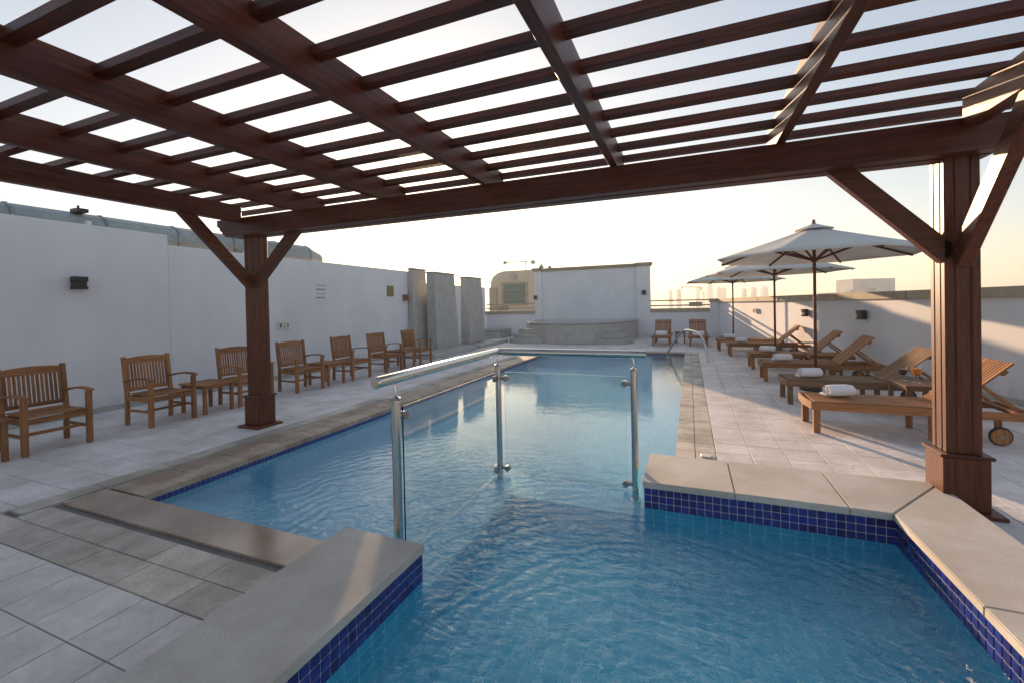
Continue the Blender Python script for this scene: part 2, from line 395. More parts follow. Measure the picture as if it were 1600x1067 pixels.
spa = struct(sp.build('small_pool_basin', M_SPA), 'teal tiled basin of the raised small pool')
wm = MB()
for (a,b_,c,d) in ((-4.5,-.14,4.4,14.9),(-4.5,-.37,3.72,4.4),(-4.5,1.29,2.27,3.72),(-1.56,1.29,-2.0,2.27)):
    wm.add([(a,c,WZ),(b_,c,WZ),(b_,d,WZ),(a,d,WZ)], [(0,1,2,3)])
wme = bpy.data.meshes.new('pool_water'); wme.from_pydata(wm.v, [], wm.f); wme.materials.append(M_WATER); wme.update()
struct(link('pool_water', wme), 'clear rippled water of the main and the small pool')

# low walls round the small pool, with cobalt mosaic rows and limestone coping
lw = thing('pool_side_wall', 'low wall with limestone coping and blue mosaic along the left of the small pool', 'low wall')
rw_ = thing('pool_side_wall', 'L-shaped low wall with limestone coping and blue mosaic at the right of the small pool', 'low wall')
B(-2.10,-1.575,-2.0,2.25,-.02,.085).build('wall_core', M_GREY, lw)
B(-.345,1.75,3.735,4.37,-.02,.085).build('wall_core', M_GREY, rw_)
B(1.305,1.75,-2.0,3.735,-.02,.085).build('wall_core', M_GREY, rw_)
# grout backing 3 mm proud of basin, tiles proud of that
g1 = MB(); g1.box(-1.56,-1.554,-2.0,2.262,-.088,.088); g1.build('mosaic_grout', M_WGROUT, lw)
g1 = MB(); g1.box(-.368,1.284,3.714,3.72,-.088,.088); g1.box(1.284,1.29,-2.0,3.714,-.088,.088); g1.build('mosaic_grout', M_WGROUT, rw_)
P_ = .0575
tme = [MB().box(-.0045,.0045,-.0265,.0265,-.0265,.0265).mesh('glazed_tile', mm, .003) for mm in (M_BLUE, M_BLUE, M_BLUEP)]
def mos(parent, x, y, z, rz):
    link('glazed_tile', random.choice(tme), parent, (x, y, z), (random.uniform(-.012,.012), random.uniform(-.012,.012), rz+random.uniform(-.01,.01)))
for r_ in range(3):
    z = .088-.029-P_*r_-.001
    for k in range(27):
        mos(lw, -1.553, 2.262-.03-P_*k, z, 0)
    for k in range(29):
        mos(rw_, -.368+.03+P_*k*.992, 3.713, z, math.pi/2)
    for k in range(40):
        mos(rw_, 1.283, 3.714-.035-P_*k, z, 0)
far = MB()
for r_ in range(3, 3): pass
def slabpiece(parent, x0, x1, y0, y1, z0=.088, z1=.14, name='coping_stone', mat=None, bev=.006):
    cx, cy_ = (x0+x1)/2, (y0+y1)/2
    return B(x0-cx,x1-cx,y0-cy_,y1-cy_,0,z1-z0).build(name, mat or M_LIME, parent, bev, loc=(cx,cy_,z0), seg=2)
slabpiece(lw, -2.17,-1.54,.62,2.275); slabpiece(lw, -2.17,-1.54,-.95,.616); slabpiece(lw, -2.17,-1.54,-2.05,-.954)
slabpiece(rw_, -.375,.30,3.695,4.42); slabpiece(rw_, .304,1.02,3.695,4.42)
def poly_slab(parent, pts, z0, z1, mat, name='coping_stone', bev=.006):
    return MB().prism(pts, z0, z1).build(name, mat, parent, bev, seg=2)
poly_slab(rw_, [(1.024,3.695),(1.262,3.695),(1.80,4.42),(1.024,4.42)], .088,.14, M_LIME)
poly_slab(rw_, [(1.266,3.69),(1.266,2.72),(1.80,2.72),(1.80,4.41)], .088,.14, M_LIME)
slabpiece(rw_, 1.266,1.80,1.30,2.716); slabpiece(rw_, 1.266,1.80,-.2,1.296)

# main pool coping: stones, gutter slot, outer strip
ZC = 0.0
def run_x(parent, x0, x1, y0, y1, n, mat, z1=ZC, name='coping_stone', h=.055, gap=.004):
    d = (x1-x0)/n
    for k in range(n): slabpiece(parent, x0+k*d, x0+(k+1)*d-gap, y0, y1, z1-h, z1+random.uniform(-.001,.001), name, mat, .003)
def run_y(parent, x0, x1, y0, y1, n, mat, z1=ZC, name='coping_stone', h=.055, gap=.004):
    d = (y1-y0)/n
    for k in range(n): slabpiece(parent, x0, x1, y0+k*d, y0+(k+1)*d-gap, z1-h, z1+random.uniform(-.001,.001), name, mat, .003)
cop = struct(B(-4.97,-4.52,2.0,15.2,-.1,-.056).build('pool_edging', M_GREY), 'brown and grey stone edging round the main pool')
B(-5.4,-4.97,1.9,15.3,-.1,-.04).build('gutter_bed', M_DARK, cop)
B(-5.4,-2.0,1.4,1.97,-.1,-.04).build('gutter_bed', M_DARK, cop)
run_y(cop, -4.97,-4.485,2.31,15.2, 26, M_COPE)
run_x(cop, -4.97,-2.15,1.975,2.285, 1, stone('wet_brown_coping', (.27,.185,.14), (.46,.36,.285), .13, 2.2, .0008, 0, 60))
run_y(cop, -5.02+.0,-4.985,2.0,15.2, 20, M_BORDER, -.004, 'edge_stone')
run_y(cop, -5.25,-5.035,1.75,15.2, 24, M_BORDER, .002, 'edge_stone')
B(-4.78,-2.12,1.915,1.97,-.034,-.028).build('slot_drain', M_DARK, cop)
run_x(cop, -5.0,-2.18,1.70,1.908, 5, M_BORDER, .0, 'border_stone')
run_x(cop, -5.25,-2.18,1.475,1.696, 6, M_BORDER, .0, 'border_stone')
run_y(cop, -.155,.035,4.425,15.2, 34, M_BORDER, .0, 'edge_stone')
run_y(cop, .04,.235,4.425,15.2, 34, M_BORDER, .0, 'edge_stone')
B(-.150,.23,4.4,15.2,-.1,-.056).build('edging_bed', M_DARK, cop)
run_x(cop, -4.97,-.16,14.885,15.2, 14, M_COPE)
B(-4.97,-.16,14.9,15.2,-.1,-.056).build('edging_bed', M_DARK, cop)

# floor tiles: individually placed where they show largest, the rest joined
T = .34
cells = []
def region(x0, x1, y0, y1, inside=lambda x, y: True):
    nx = int(round((x1-x0)/T)); ny = int(round((y1-y0)/T)); dx = (x1-x0)/nx; dy = (y1-y0)/ny
    for i in range(nx):
        for j in range(ny):
            cx = x0+(i+.5)*dx; cy_ = y0+(j+.5)*dy
            if inside(cx, cy_): cells.append((cx, cy_, dx, dy))
region(-8.96,-5.255,-1.9,12.6); region(-10.2,-5.255,12.6,21.3)
region(-5.255,-2.175,-1.92,1.47)
region(-5.255,.24,15.205,21.3)
region(.24,6.2,4.425,21.3, lambda x, y: x < wall_x(y)+.1)
region(1.805,6.5,-1.7,4.425)
vis = sorted([c for c in cells if in_view(c[0], c[1])], key=lambda c: -(c[2]*c[3]*H/(proj(c[0],c[1])[2]**3)))
chosen = set(vis[:300]); tmesh = {}
rest = MB()
for c in cells:
    cx, cy_, dx, dy = c; g = .0035
    if c in chosen:
        k = (round(dx,4), round(dy,4))
        if k not in tmesh: tmesh[k] = B(-dx/2+g,dx/2-g,-dy/2+g,dy/2-g,-.02,0).mesh('floor_tile', M_TILE, .0012)
        link('floor_tile', tmesh[k], deck, (cx, cy_, random.uniform(-.0008,.0008)), (random.uniform(-.0012,.0012), random.uniform(-.0012,.0012), random.choice((0,math.pi)) ))
    else:
        rest.box(cx-dx/2+g,cx+dx/2-g,cy_-dy/2+g,cy_+dy/2-g,-.02,random.uniform(-.001,.0005))
stuff(rest.build('floor_tiles', M_TILE, deck))

# ------------------------------------------------------------------ walls
wl = thing('boundary_wall', 'tall white painted wall running along the left side behind the chairs', 'wall')
B(-9.2,-8.96,-3,5.12,-.3,3.05).build('wall_panel', M_PLASTER, wl, .01)
B(-9.2,-8.965,5.12,12.75,-.3,2.86).build('wall_panel', M_PLASTER, wl, .01)
B(-8.96,-8.945,-3,12.6,0,.09).build('skirting', M_GREY, wl, .003)
B(-10.4,-9.2,12.5,12.75,-.3,2.86).build('wall_return', M_PLASTER, wl)
w2 = thing('boundary_wall', 'short white wall beyond the grey stone shower slabs at the far left corner', 'wall')
B(-10.45,-10.2,12.75,21.3,-.3,2.62).build('wall_panel', M_PLASTER, w2, .01)

# metal duct behind the left wall
du = thing('air_duct', 'long grey metal air duct running along the top of the left wall', 'duct')
sec = lambda r, zc, n=12: [(-9.62+r*1.15*math.cos(R(15+30*k)), zc+r*math.sin(R(15+30*k))) for k in range(n)]
def ductseg(y0, y1, r, zc, mat, n=12):
    v = []; 
    for y in (y0, y1): v += [(x, y, z) for x, z in sec(r, zc, n)]
    return MB().add(v, [tuple(range(n))[::-1], tuple(range(n,2*n))] + [(i,(i+1)%n,(i+1)%n+n,i+n) for i in range(n)])
yy = -2.5
while yy < 8.7:
    y2 = min(yy+1.15, 8.8); ductseg(yy, y2-.01, .27, 3.06, M_GALV).build('duct_segment', M_GALV, du, smooth=False)
    ductseg(y2-.03, y2+.01, .285, 3.06, M_GALV).build('duct_flange', M_CHROMED, du); yy = y2
e0 = sec(.27, 3.06); e1 = sec(.20, 2.98); n = 12
MB().add([(x,8.8,z) for x,z in e0]+[(x,9.25,z) for x,z in e1], [tuple(range(n))[::-1], tuple(range(n,2*n))]+[(i,(i+1)%n,(i+1)%n+n,i+n) for i in range(n)]).build('duct_end', M_GALV, du)
for y in (1.9, 4.1, 6.9):
    B(-9.36,-9.22,y-.03,y+.03,2.7,3.16 if y < 5 else 3.0).build('bracket', M_WHITEPL, du, .004)
MB().box(-9.5,-9.28,3.97,4.12,3.3,3.36).tube([(-9.4,4.04,3.3),(-9.4,4.04,3.42)], .02).build('duct_valve', M_BLACK, du)

# back wall group
bw = thing('back_wall', 'high white rear wall with sandstone cornice behind the raised stone tub', 'wall')
B(-7.0,-2.3,21.42,21.7,-.3,3.32).build('wall_panel', M_PLASTER, bw)
B(-7.38,-7.0,21.3,21.7,-.3,3.34).build('pilaster', M_PLASTER, bw, .01)
B(-2.3,-1.68,21.3,21.7,-.3,3.34).build('pilaster', M_PLASTER, bw, .01)
def cornice(x0, x1, y0, z0, parent, y1=21.75, h=.16):
    b = MB(); b.box(x0,x1,y0,y1,z0,z0+h*.45); b.box(x0-.04,x1+.04,y0-.05,y1+.04,z0+h*.45+.001,z0+h)
    return b.build('cornice', M_CAP, parent, .008)
cornice(-7.0,-2.34,21.36,3.32,bw); cornice(-7.46,-7.06,21.24,3.34,bw); cornice(-2.3,-1.62,21.24,3.34,bw)
MB().lathe([(.02,0),(.14,.02),(.12,.10),(.05,.16),(.06,.2),(.0,.24)], 12, (-7.05,21.5,3.5)).build('finial', M_CAP, bw, smooth=True)
MB().lathe([(.02,0),(.10,.02),(.09,.08),(.04,.12),(.0,.16)], 12, (-6.6,21.5,3.48)).build('finial', M_CAP, bw, smooth=True)

def parapet(name, label, x0, x1):
    t = thing(name, label, 'wall')
    B(x0,x1,21.3,21.55,-.3,1.17).build('wall_panel', M_PLASTER, t)
    B(x0-.0,x1+.0,21.24,21.6,1.172,1.33).build('sill', M_CAP, t, .01)
    for z in (1.46, 1.69): B(x0,x1,21.36,21.46,z-.028,z+.03).build('rail', M_CAP, t, .006)
    return t
pr = parapet('railed_parapet', 'low white rear wall with sandstone sill and rails, right of the high wall', -1.68, .86)
B(.0,.55,21.37,21.45,1.40,1.60).build('infill_block', M_CAP, pr)
pl = parapet('railed_parapet', 'low white rear wall with sandstone sill and rails, left of the high wall', -10.2, -7.38)
B(-9.5,-8.9,21.37,21.45,1.36,1.6).build('infill_block', M_CAP, pl)
B(.86,1.24,21.25,21.7,-.3,1.58).build('corner_pier', M_PLASTER, pr)
B(.82,1.3,21.2,21.75,1.582,1.735).build('pier_cap', M_CAP, pr, .01)

# right parapet, slightly splayed outwards towards the camera
ang = math.atan2(-13.1, 3.35); Lw = 26.
rp = thing('side_parapet', 'white parapet wall with sandstone cap along the right side behind the loungers', 'wall', (1.17,21.55,0), ang)
B(0,8.35,0,.26,-.3,1.57).build('wall_panel', M_PLASTER, rp)
B(8.352,Lw,-.035,.26,-.3,1.57).build('wall_panel', M_PLASTER, rp)
B(0,8.35,-.012,-.001,0,.09).build('skirting', M_GREY, rp); B(8.352,Lw,-.047,-.036,0,.09).build('skirting', M_GREY, rp)
x = 0
while x < Lw:
    B(x,min(x+2.25,Lw)-.008,-.09,.34,1.572,1.735).build('cap_stone', M_CAP, rp, .012, seg=2); x += 2.25

# ------------------------------------------------------------------ raised stone tub at the back
tub = thing('raised_tub', 'raised grey stone tub with rounded steps against the high rear wall', 'tub')
tp = [(-7.05,21.28),(-6.95,18.9),(-6.5,18.0),(-5.6,17.4),(-4.6,17.2),(-3.6,17.3),(-2.9,18.2),(-2.3,20.0),(-2.25,21.28)]
def inset(poly, k, c): return [(c[0]+(x-c[0])*k, c[1]+(y-c[1])*k) for x, y in poly]
MB().prism(tp, 0, .80).build('tub_wall', M_GREY, tub, .02)
MB().prism(inset(tp,1.015,(-4.6,19.6)), .802, .86).build('tub_rim', M_GREY, tub, .015)
MB().prism(inset(tp,.86,(-4.6,19.6)), .80, .868).build('tub_water', tinted('still_tub_water', (.03,.07,.10), .05), tub)
def step(cx, cy_, r, z0, z1):
    return MB().prism([(cx+r*math.cos(2*math.pi*k/28), cy_+r*.8*math.sin(2*math.pi*k/28)) for k in range(28)], z0, z1).build('step', M_GREY, tub, .012, smooth=True)
for k, r in enumerate((1.0,.78,.56)): step(-6.45,18.05, r, .2*k+.001*k, .2*(k+1))
for k, r in enumerate((.95,.74,.52)): step(-3.05,18.15, r, .2*k+.001*k, .2*(k+1))
# planter box + plinths + slabs
pt = thing('stone_planter', 'small pale stone box against the rear wall in the far left corner', 'planter')
B(-9.95,-8.75,19.9,21.25,0,.36).build('box', M_GREY, pt, .015); B(-10,-8.7,19.85,21.26,.362,.42).build('rim', M_GREY, pt, .01)
def slab3(label, x0, x1, y0, y1, z1, plinth, tx=.12, ty=.05, thick_note=None):
    t = thing('shower_slab', label, 'stone slab', group='grey stone shower slabs')
    v = [(x0,y0,plinth),(x1,y0-ty,plinth),(x1,y1+ty,plinth),(x0,y1,plinth),(x0,y0,z1),(x1-tx,y0,z1),(x1-tx,y1,z1),(x0,y1,z1)]
    MB().add(v, [(0,3,2,1),(4,5,6,7),(0,1,5,4),(1,2,6,5),(2,3,7,6),(3,0,4,7)]).build('slab', M_GREY, t, .01)
    B(x0-.02,x1-tx+.03,y0-.03,y1+.03,z1+.002,z1+.05).build('top_stone', M_GREY, t, .01)
    return t
slab3('first grey stone slab on the left wall, behind the last chair', -8.93,-8.66,12.55,13.40,2.92, 0)
slab3('widest grey stone slab, standing on the low step beside the last chair', -8.50,-8.08,13.02,14.45,2.80, .15)
slab3('grey stone slab farthest from the chairs, near the rear corner', -8.50,-8.08,15.45,16.75,2.76, .15)
ps = thing('stone_plinth', 'low grey stone step under the widest shower slab', 'step'); B(-8.9,-7.35,11.6,14.5,.0,.15).build('step', M_GREY, ps, .015)
ps = thing('stone_plinth', 'low grey stone step under the farthest shower slab', 'step'); B(-8.9,-7.5,15.1,17.9,.0,.13).build('step', M_GREY, ps, .015)
B(-8.9,-8.3,17.0,17.85,.131,.2).build('upper_step', M_GREY, ps, .015)

# ------------------------------------------------------------------ pergola
PX0, PX1, PY = -5.62, 1.87, 4.33
pg = thing('pergola', 'dark brown timber pergola over the near end of the pools', 'pergola')
def fluted(w_, d=.007, gw=.014):
    h = w_/2; pts = []; g = [-.045, .045]
    for s in range(4):
        c, sn = [(1,0),(0,1),(-1,0),(0,-1)][s]
        loc_ = [(-h,-h)]
        for q_ in g: loc_ += [(q_-gw/2,-h),(q_-gw/4,-h+d),(q_+gw/4,-h+d),(q_+gw/2,-h)]
        for (a, b_) in loc_: pts.append((a*c-b_*sn, a*sn+b_*c))
    return pts
YB = -1.55
for k, (x, y) in enumerate(((PX0,PY),(PX1,PY),(PX0,YB),(PX1+.32,YB))):
    p = MB().prism(fluted(.205), .44, 2.88 if k < 2 else 2.78).build('post', wood('mahogany','z'), pg, .003, loc=(x,y,0))
    MB().box(-.135,.135,-.135,.135,.03,.41).build('post_plinth', wood('mahogany','z'), p, .004)
    MB().box(-.155,.155,-.155,.155,.412,.438).build('plinth_cap', wood('mahogany','x'), p, .008)
    MB().box(-.20,.20,-.20,.20,.0,.028).build('base_plate', wood('mahogany','x'), p, .006)
# scrolled beam end profile in (length, height), origin at the top outer corner
def scroll(L, h):
    return [(0,0),(L,0),(L,-h),(.16,-h),(.15,-h+.02),(.11,-h+.035),(.10,-h+.07),(.06,-h+.085),(.045,-h+.13),(.0,-h+.15)]
def beam_x(name, x0, x1, y0, y1, z0, z1, mat, both=True):
    L = x1-x0; s = scroll(L/2+.0, z1-z0); pts = [(x0+a, z1+b_) for a, b_ in s]
    s2 = [(x1-a, z1+b_) for a, b_ in s]
    poly = [pts[0]] + [(x1, z1)] + s2[:2:-1][::1]
    lft = [(x0+a, z1+b_) for a, b_ in s[3:]]
    poly = [(x0,z1)] + lft[::-1] + [(x1-a, z1+b_) for a, b_ in s[3:]] + [(x1,z1)]
    n = len(poly); v = [(a,y0,b_) for a,b_ in poly]+[(a,y1,b_) for a,b_ in poly]
    return MB().add(v, [tuple(range(n)),tuple(range(n,2*n))[::-1]]+[(i,(i+1)%n,(i+1)%n+n,i+n) for i in range(n)]).build(name, mat, pg, .003)
beam_x('front_beam', -6.08, 2.22, 4.262, 4.40, 2.63, 2.868, wood('mahogany','x'))
beam_x('front_beam', -6.08, 2.22, 4.10, 4.225, 2.63, 2.868, wood('mahogany','x'))['label'] = 'inner face of the doubled front beam'
beam_x('rear_beam', -6.08, 2.5, YB-.07, YB+.07, 2.63, 2.868, wood('mahogany','x'))
B(PX0-.055,PX0+.055,YB-.5,4.09,2.80,3.015).build('side_beam', wood('mahogany','y'), pg, .004)
B(PX1-.055,PX1+.055,YB-.5,4.09,2.80,3.015).build('side_beam', wood('mahogany','y'), pg, .004)
for x in (-4.64,-3.31,-1.975,-.63,.71):
    B(-.034,.034,YB-.3,4.60,2.872,3.112).build('rafter', wood('mahogany','y'), pg, .003, loc=(x,0,0))
pm = MB().box(-4.35,4.2,0,.079,3.030,3.088).mesh('purlin', wood('mahogany','x'), .003)
k = 0; y = 2.25+.38*6
while y > YB-.3:
    link('purlin', pm, pg, (-1.88+random.uniform(-.01,.01), y-(0.02 if k == 0 else 0), random.uniform(-.002,.002))); y -= .38; k += 1
def brace(a, b_, ax):
    MB().bar(a, b_, .138, .085, up=(0,1,0) if ax == 'x' else (1,0,0)).build('brace', wood('mahogany','x' if ax == 'x' else 'y'), pg, .004)
zl = 1.96
brace((PX0+.06,4.27,zl),(PX0+.88,4.27,2.70),'x'); brace((PX0+.0,4.25,zl),(PX0,3.36,2.86),'y')
brace((PX1-.06,4.27,1.90),(PX1-.80,4.27,2.70),'x'); brace((PX1,4.25,1.86),(PX1,3.40,2.86),'y')
brace((PX0+.06,YB,zl),(PX0+.8,YB,2.70),'x'); brace((PX0,YB+.06,zl),(PX0,YB+.9,2.86),'y')

# ------------------------------------------------------------------ glass railing in the water
rl = thing('glass_railing', 'stainless steel railing with clear glass panels standing in the pool', 'railing')
pts = [(-1.80,2.36),(-1.80,4.02),(-.47,4.02)]
for (x,y) in pts:
    p = MB().tube([(x,y,-.27),(x,y,1.0)], .030, 20).build('railing_post', M_STEEL, rl, smooth=True)
    MB().lathe([(.030,0),(.033,.004),(.033,.016),(.012,.026),(.009,.03),(.009,.13)], 16, (x,y,1.0)).build('post_pin', M_STEEL, p, smooth=True)
    MB().lathe([(.05,0),(.05,.012),(.03,.02)], 20, (x,y,-.265)).build('post_flange', M_STEEL, p, smooth=True)
hr = MB()
hr.tube([(-1.80,2.17,1.145),(-1.80,4.02,1.145)], .037, 22).build('handrail', M_STEEL, rl, smooth=True)
MB().tube([(-1.80,4.02,1.145),(-.36,4.02,1.145)], .037, 22).build('handrail', M_STEEL, rl, smooth=True)
MB().lathe([(0,-.037),(.026,-.026),(.037,0),(.026,.026),(0,.037)], 20, (-1.80,4.02,1.145)).build('handrail_elbow', M_STEEL, rl, smooth=True)
MB().tube([(-1.80,2.172,1.145),(-1.80,2.158,1.145)], [.039,.030], 22).build('handrail_cap', M_STEEL, rl, smooth=True)
B(-1.806,-1.794,2.43,3.95,-.065,.945).build('glass_panel', M_GLASS, rl, .002)
B(-1.73,-.54,4.014,4.026,-.065,.945).build('glass_panel', M_GLASS, rl, .002)
def clamp(x, y, z, dx, dy):
    b = MB(); b.tube([(x+dx*.02,y+dy*.02,z),(x+dx*.075,y+dy*.075,z)], .016, 12)
    c = (x+dx*.085, y+dy*.085)
    b.tube([(c[0]-abs(dy)*.022, c[1]-abs(dx)*.022, z),(c[0]+abs(dy)*.022, c[1]+abs(dx)*.022, z)], .028, 16)
    b.build('glass_clamp', M_CHROMED, rl, smooth=True)
for z in (.88, -.025):
    clamp(-1.80,2.36,z,0,1); clamp(-1.80,4.02,z,0,-1); clamp(-1.80,4.02,z,1,0); clamp(-.47,4.02,z,-1,0)
# curved grab rail at the far end
gr = thing('grab_rail', 'curved stainless steel grab rail at the far right corner of the pool', 'rail')
a = Vector((-.66,14.8,0)); b_ = Vector((.45,12.7,0)); path = []
prof = [(0,-.5),(0,.0),(.12,.24),(.30,.56),(.42,.74),(.50,.79),(.60,.795),(.74,.77),(.84,.70),(.91,.58),(.95,.40),(.98,.15),(1.0,0)]
for t, z in prof: p = a.lerp(b_, t); path.append((p.x,p.y,z))
MB().tube(path, .029, 14).build('rail_tube', M_STEEL, gr, smooth=True)
MB().lathe([(.05,0),(.05,.012),(.026,.02)], 16, (.45,12.7,0)).build('rail_flange', M_STEEL, gr, smooth=True)

# ------------------------------------------------------------------ armchairs along the left wall (local: faces +X, width along Y)
def make_chair():
    t = thing('garden_armchair', '', 'chair', group='teak armchairs along the left wall')
    W2 = .29; wx, wy, wz = wood('teak','x'), wood('teak','y'), wood('teak','z')
    for s in (-1, 1):
        B(.20,.255,s*W2-.028,s*W2+.028,0,.655).build('leg', wz, t, .005)
        m_ = MB(); v = [(-.34,0),(-.285,0),(-.275,.42),(-.345,.98),(-.395,.98),(-.325,.42)]
        n = len(v); q_ = [(a,s*W2-.024,b) for a,b in v]+[(a,s*W2+.024,b) for a,b in v]
        m_.add(q_, [tuple(range(n)),tuple(range(n,2*n))[::-1]]+[(i,(i+1)%n,(i+1)%n+n,i+n) for i in range(n)]).build('back_leg', wz, t, .005)
        # arm rest with a slight arch
        m_ = MB(); P = [(-.33,.63),(-.15,.665),(.02,.685),(.16,.682),(.285,.665)]
        vv = []
        for (a, z) in P:
            hw = .033
            vv += [(a,s*(W2+.005)-hw,z-.012),(a,s*(W2+.005)+hw,z-.012),(a,s*(W2+.005)+hw,z+.013),(a,s*(W2+.005)-hw,z+.013)]
        ff = [(3,2,1,0),(16,17,18,19)]
        for i in range(4):
            for k in range(4): ff.append((i*4+k,i*4+(k+1)%4,(i+1)*4+(k+1)%4,(i+1)*4+k))
        m_.add(vv, ff).build('armrest', wx, t, .006, smooth=True)
        B(-.30,.205,s*W2-.016,s*W2+.016,.355,.42).build('side_rail', wx, t, .004)
        B(-.30,.205,s*W2-.013,s*W2+.013,.20,.235).build('stretcher', wx, t, .004)
    B(.212,.245,-.265,.265,.36,.42).build('front_rail', wy, t, .004)
    B(.06,.09,-.275,.275,.20,.235).build('cross_stretcher', wy, t, .004)
    B(-.315,-.285,-.265,.265,.36,.42).build('rear_rail', wy, t, .004)
    # seat slats, dished
    sm = B(-.022,.022,-.262,.262,-.008,.008).mesh('seat_slat', wy, .003)
    for k in range(9):
        x = -.27+k*.0645; dz = .012*math.cos((x)/.27*1.5)
        link('seat_slat', sm, t, (x,0,.438-dz+.01), (0,0,0))
    def backx(z): return -.275-.07*(z-.42)/.56-.022
    # crest rail, arched
    vv = []; K = 8
    for k in range(K+1):
        y = -.265+.53*k/K; c = .022*(1-(y/.265)**2)
        vv += [(backx(.90)-.013,y,.875),(backx(.90)+.015,y,.875),(backx(.98)+.015,y,.955+c),(backx(.98)-.013,y,.955+c)]
    ff = [(3,2,1,0),(K*4,K*4+1,K*4+2,K*4+3)]
    for i in range(K):
        for k in range(4): ff.append((i*4+k,i*4+(k+1)%4,(i+1)*4+(k+1)%4,(i+1)*4+k))
    MB().add(vv, ff).build('crest_rail', wy, t, .004)
    MB().bar((backx(.50),-.265,.505),(backx(.50),.265,.505), .026, .05).build('lower_back_rail', wy, t, .004)
    bs = MB().bar((backx(.53)+.001,0,.53),(backx(.875)+.001,0,.876), .028, .012, up=(1,0,0)).mesh('back_slat', wz, .002)
    for k in range(13): link('back_slat', bs, t, (0,-.246+.041*k,0))
    return t
def make_small_table(name, label, w_, l, h, kind='teak', group=None):
    t = thing(name, label, 'table', group=group)
    wx, wy, wz = wood(kind,'x'), wood(kind,'y'), wood(kind,'z')
    for sx in (-1,1):
        for sy in (-1,1):
            cx, cy_ = sx*(w_/2-.045), sy*(l/2-.045)
            B(cx-.024,cx+.024,cy_-.024,cy_+.024,0,h-.026).build('leg', wz, t, .004)
        B(sx*(w_/2-.045)-.011,sx*(w_/2-.045)+.011,-l/2+.07,l/2-.07,h-.075,h-.026).build('apron', wy, t, .003)
    for sy in (-1,1): B(-w_/2+.07,w_/2-.07,sy*(l/2-.045)-.011,sy*(l/2-.045)+.011,h-.075,h-.026).build('apron', wx, t, .003)
    n = 8; d = (l-.09)/n
    sm = B(-w_/2+.046,w_/2-.046,-d/2+.003,d/2-.003,-.01,.010).mesh('slat', wx, .002)
    for k in range(n): link('slat', sm, t, (0,-l/2+.045+d*(k+.5),h-.012))
    for sy in (-1,1): B(-w_/2,w_/2,sy*(l/2-.0225)-.0225,sy*(l/2-.0225)+.0225,h-.025,h).build('end_rail', wx, t, .004)
    for sx in (-1,1): B(sx*(w_/2-.0225)-.0225,sx*(w_/2-.0225)+.0225,-l/2+.046,l/2-.046,h-.025,h-.001).build('edge_rail', wy, t, .004)
    return t
ch0 = make_chair()
chairs = [(2.77,0,'teak armchair nearest the camera, at the left edge of the photo'),
 (4.02,.03,'second teak armchair from the left, with the square table on its right'),
 (5.36,-.05,'teak armchair partly hidden behind the left pergola post'),
 (6.54,-.10,'teak armchair just right of the left pergola post'),
 (7.98,.03,'teak armchair in the middle of the row, right of the second table'),
 (9.18,-.05,'teak armchair just left of the third small table'),
 (10.62,.05,'last teak armchair of the row, next to the grey stone slabs')]
for i, (y, rz, lab) in enumerate(chairs):
    c = ch0 if i == 0 else copy_tree(ch0)
    c.location = (-7.25, y, 0); c.rotation_euler = (0,0,rz); c['label'] = lab
tb0 = make_small_table('side_table', '', .62, .52, .47, group='teak side tables between the armchairs')
for i, (y, lab) in enumerate(((2.12,'teak side table cut off by the left edge of the photo'),(4.71,'teak side table between the second armchair and the left post'),
    (7.24,'teak side table between the fourth and fifth armchairs'),(9.88,'smallest looking teak side table, before the last armchair'))):
    c = tb0 if i == 0 else copy_tree(tb0); c.location = (-7.32, y, 0); c['label'] = lab

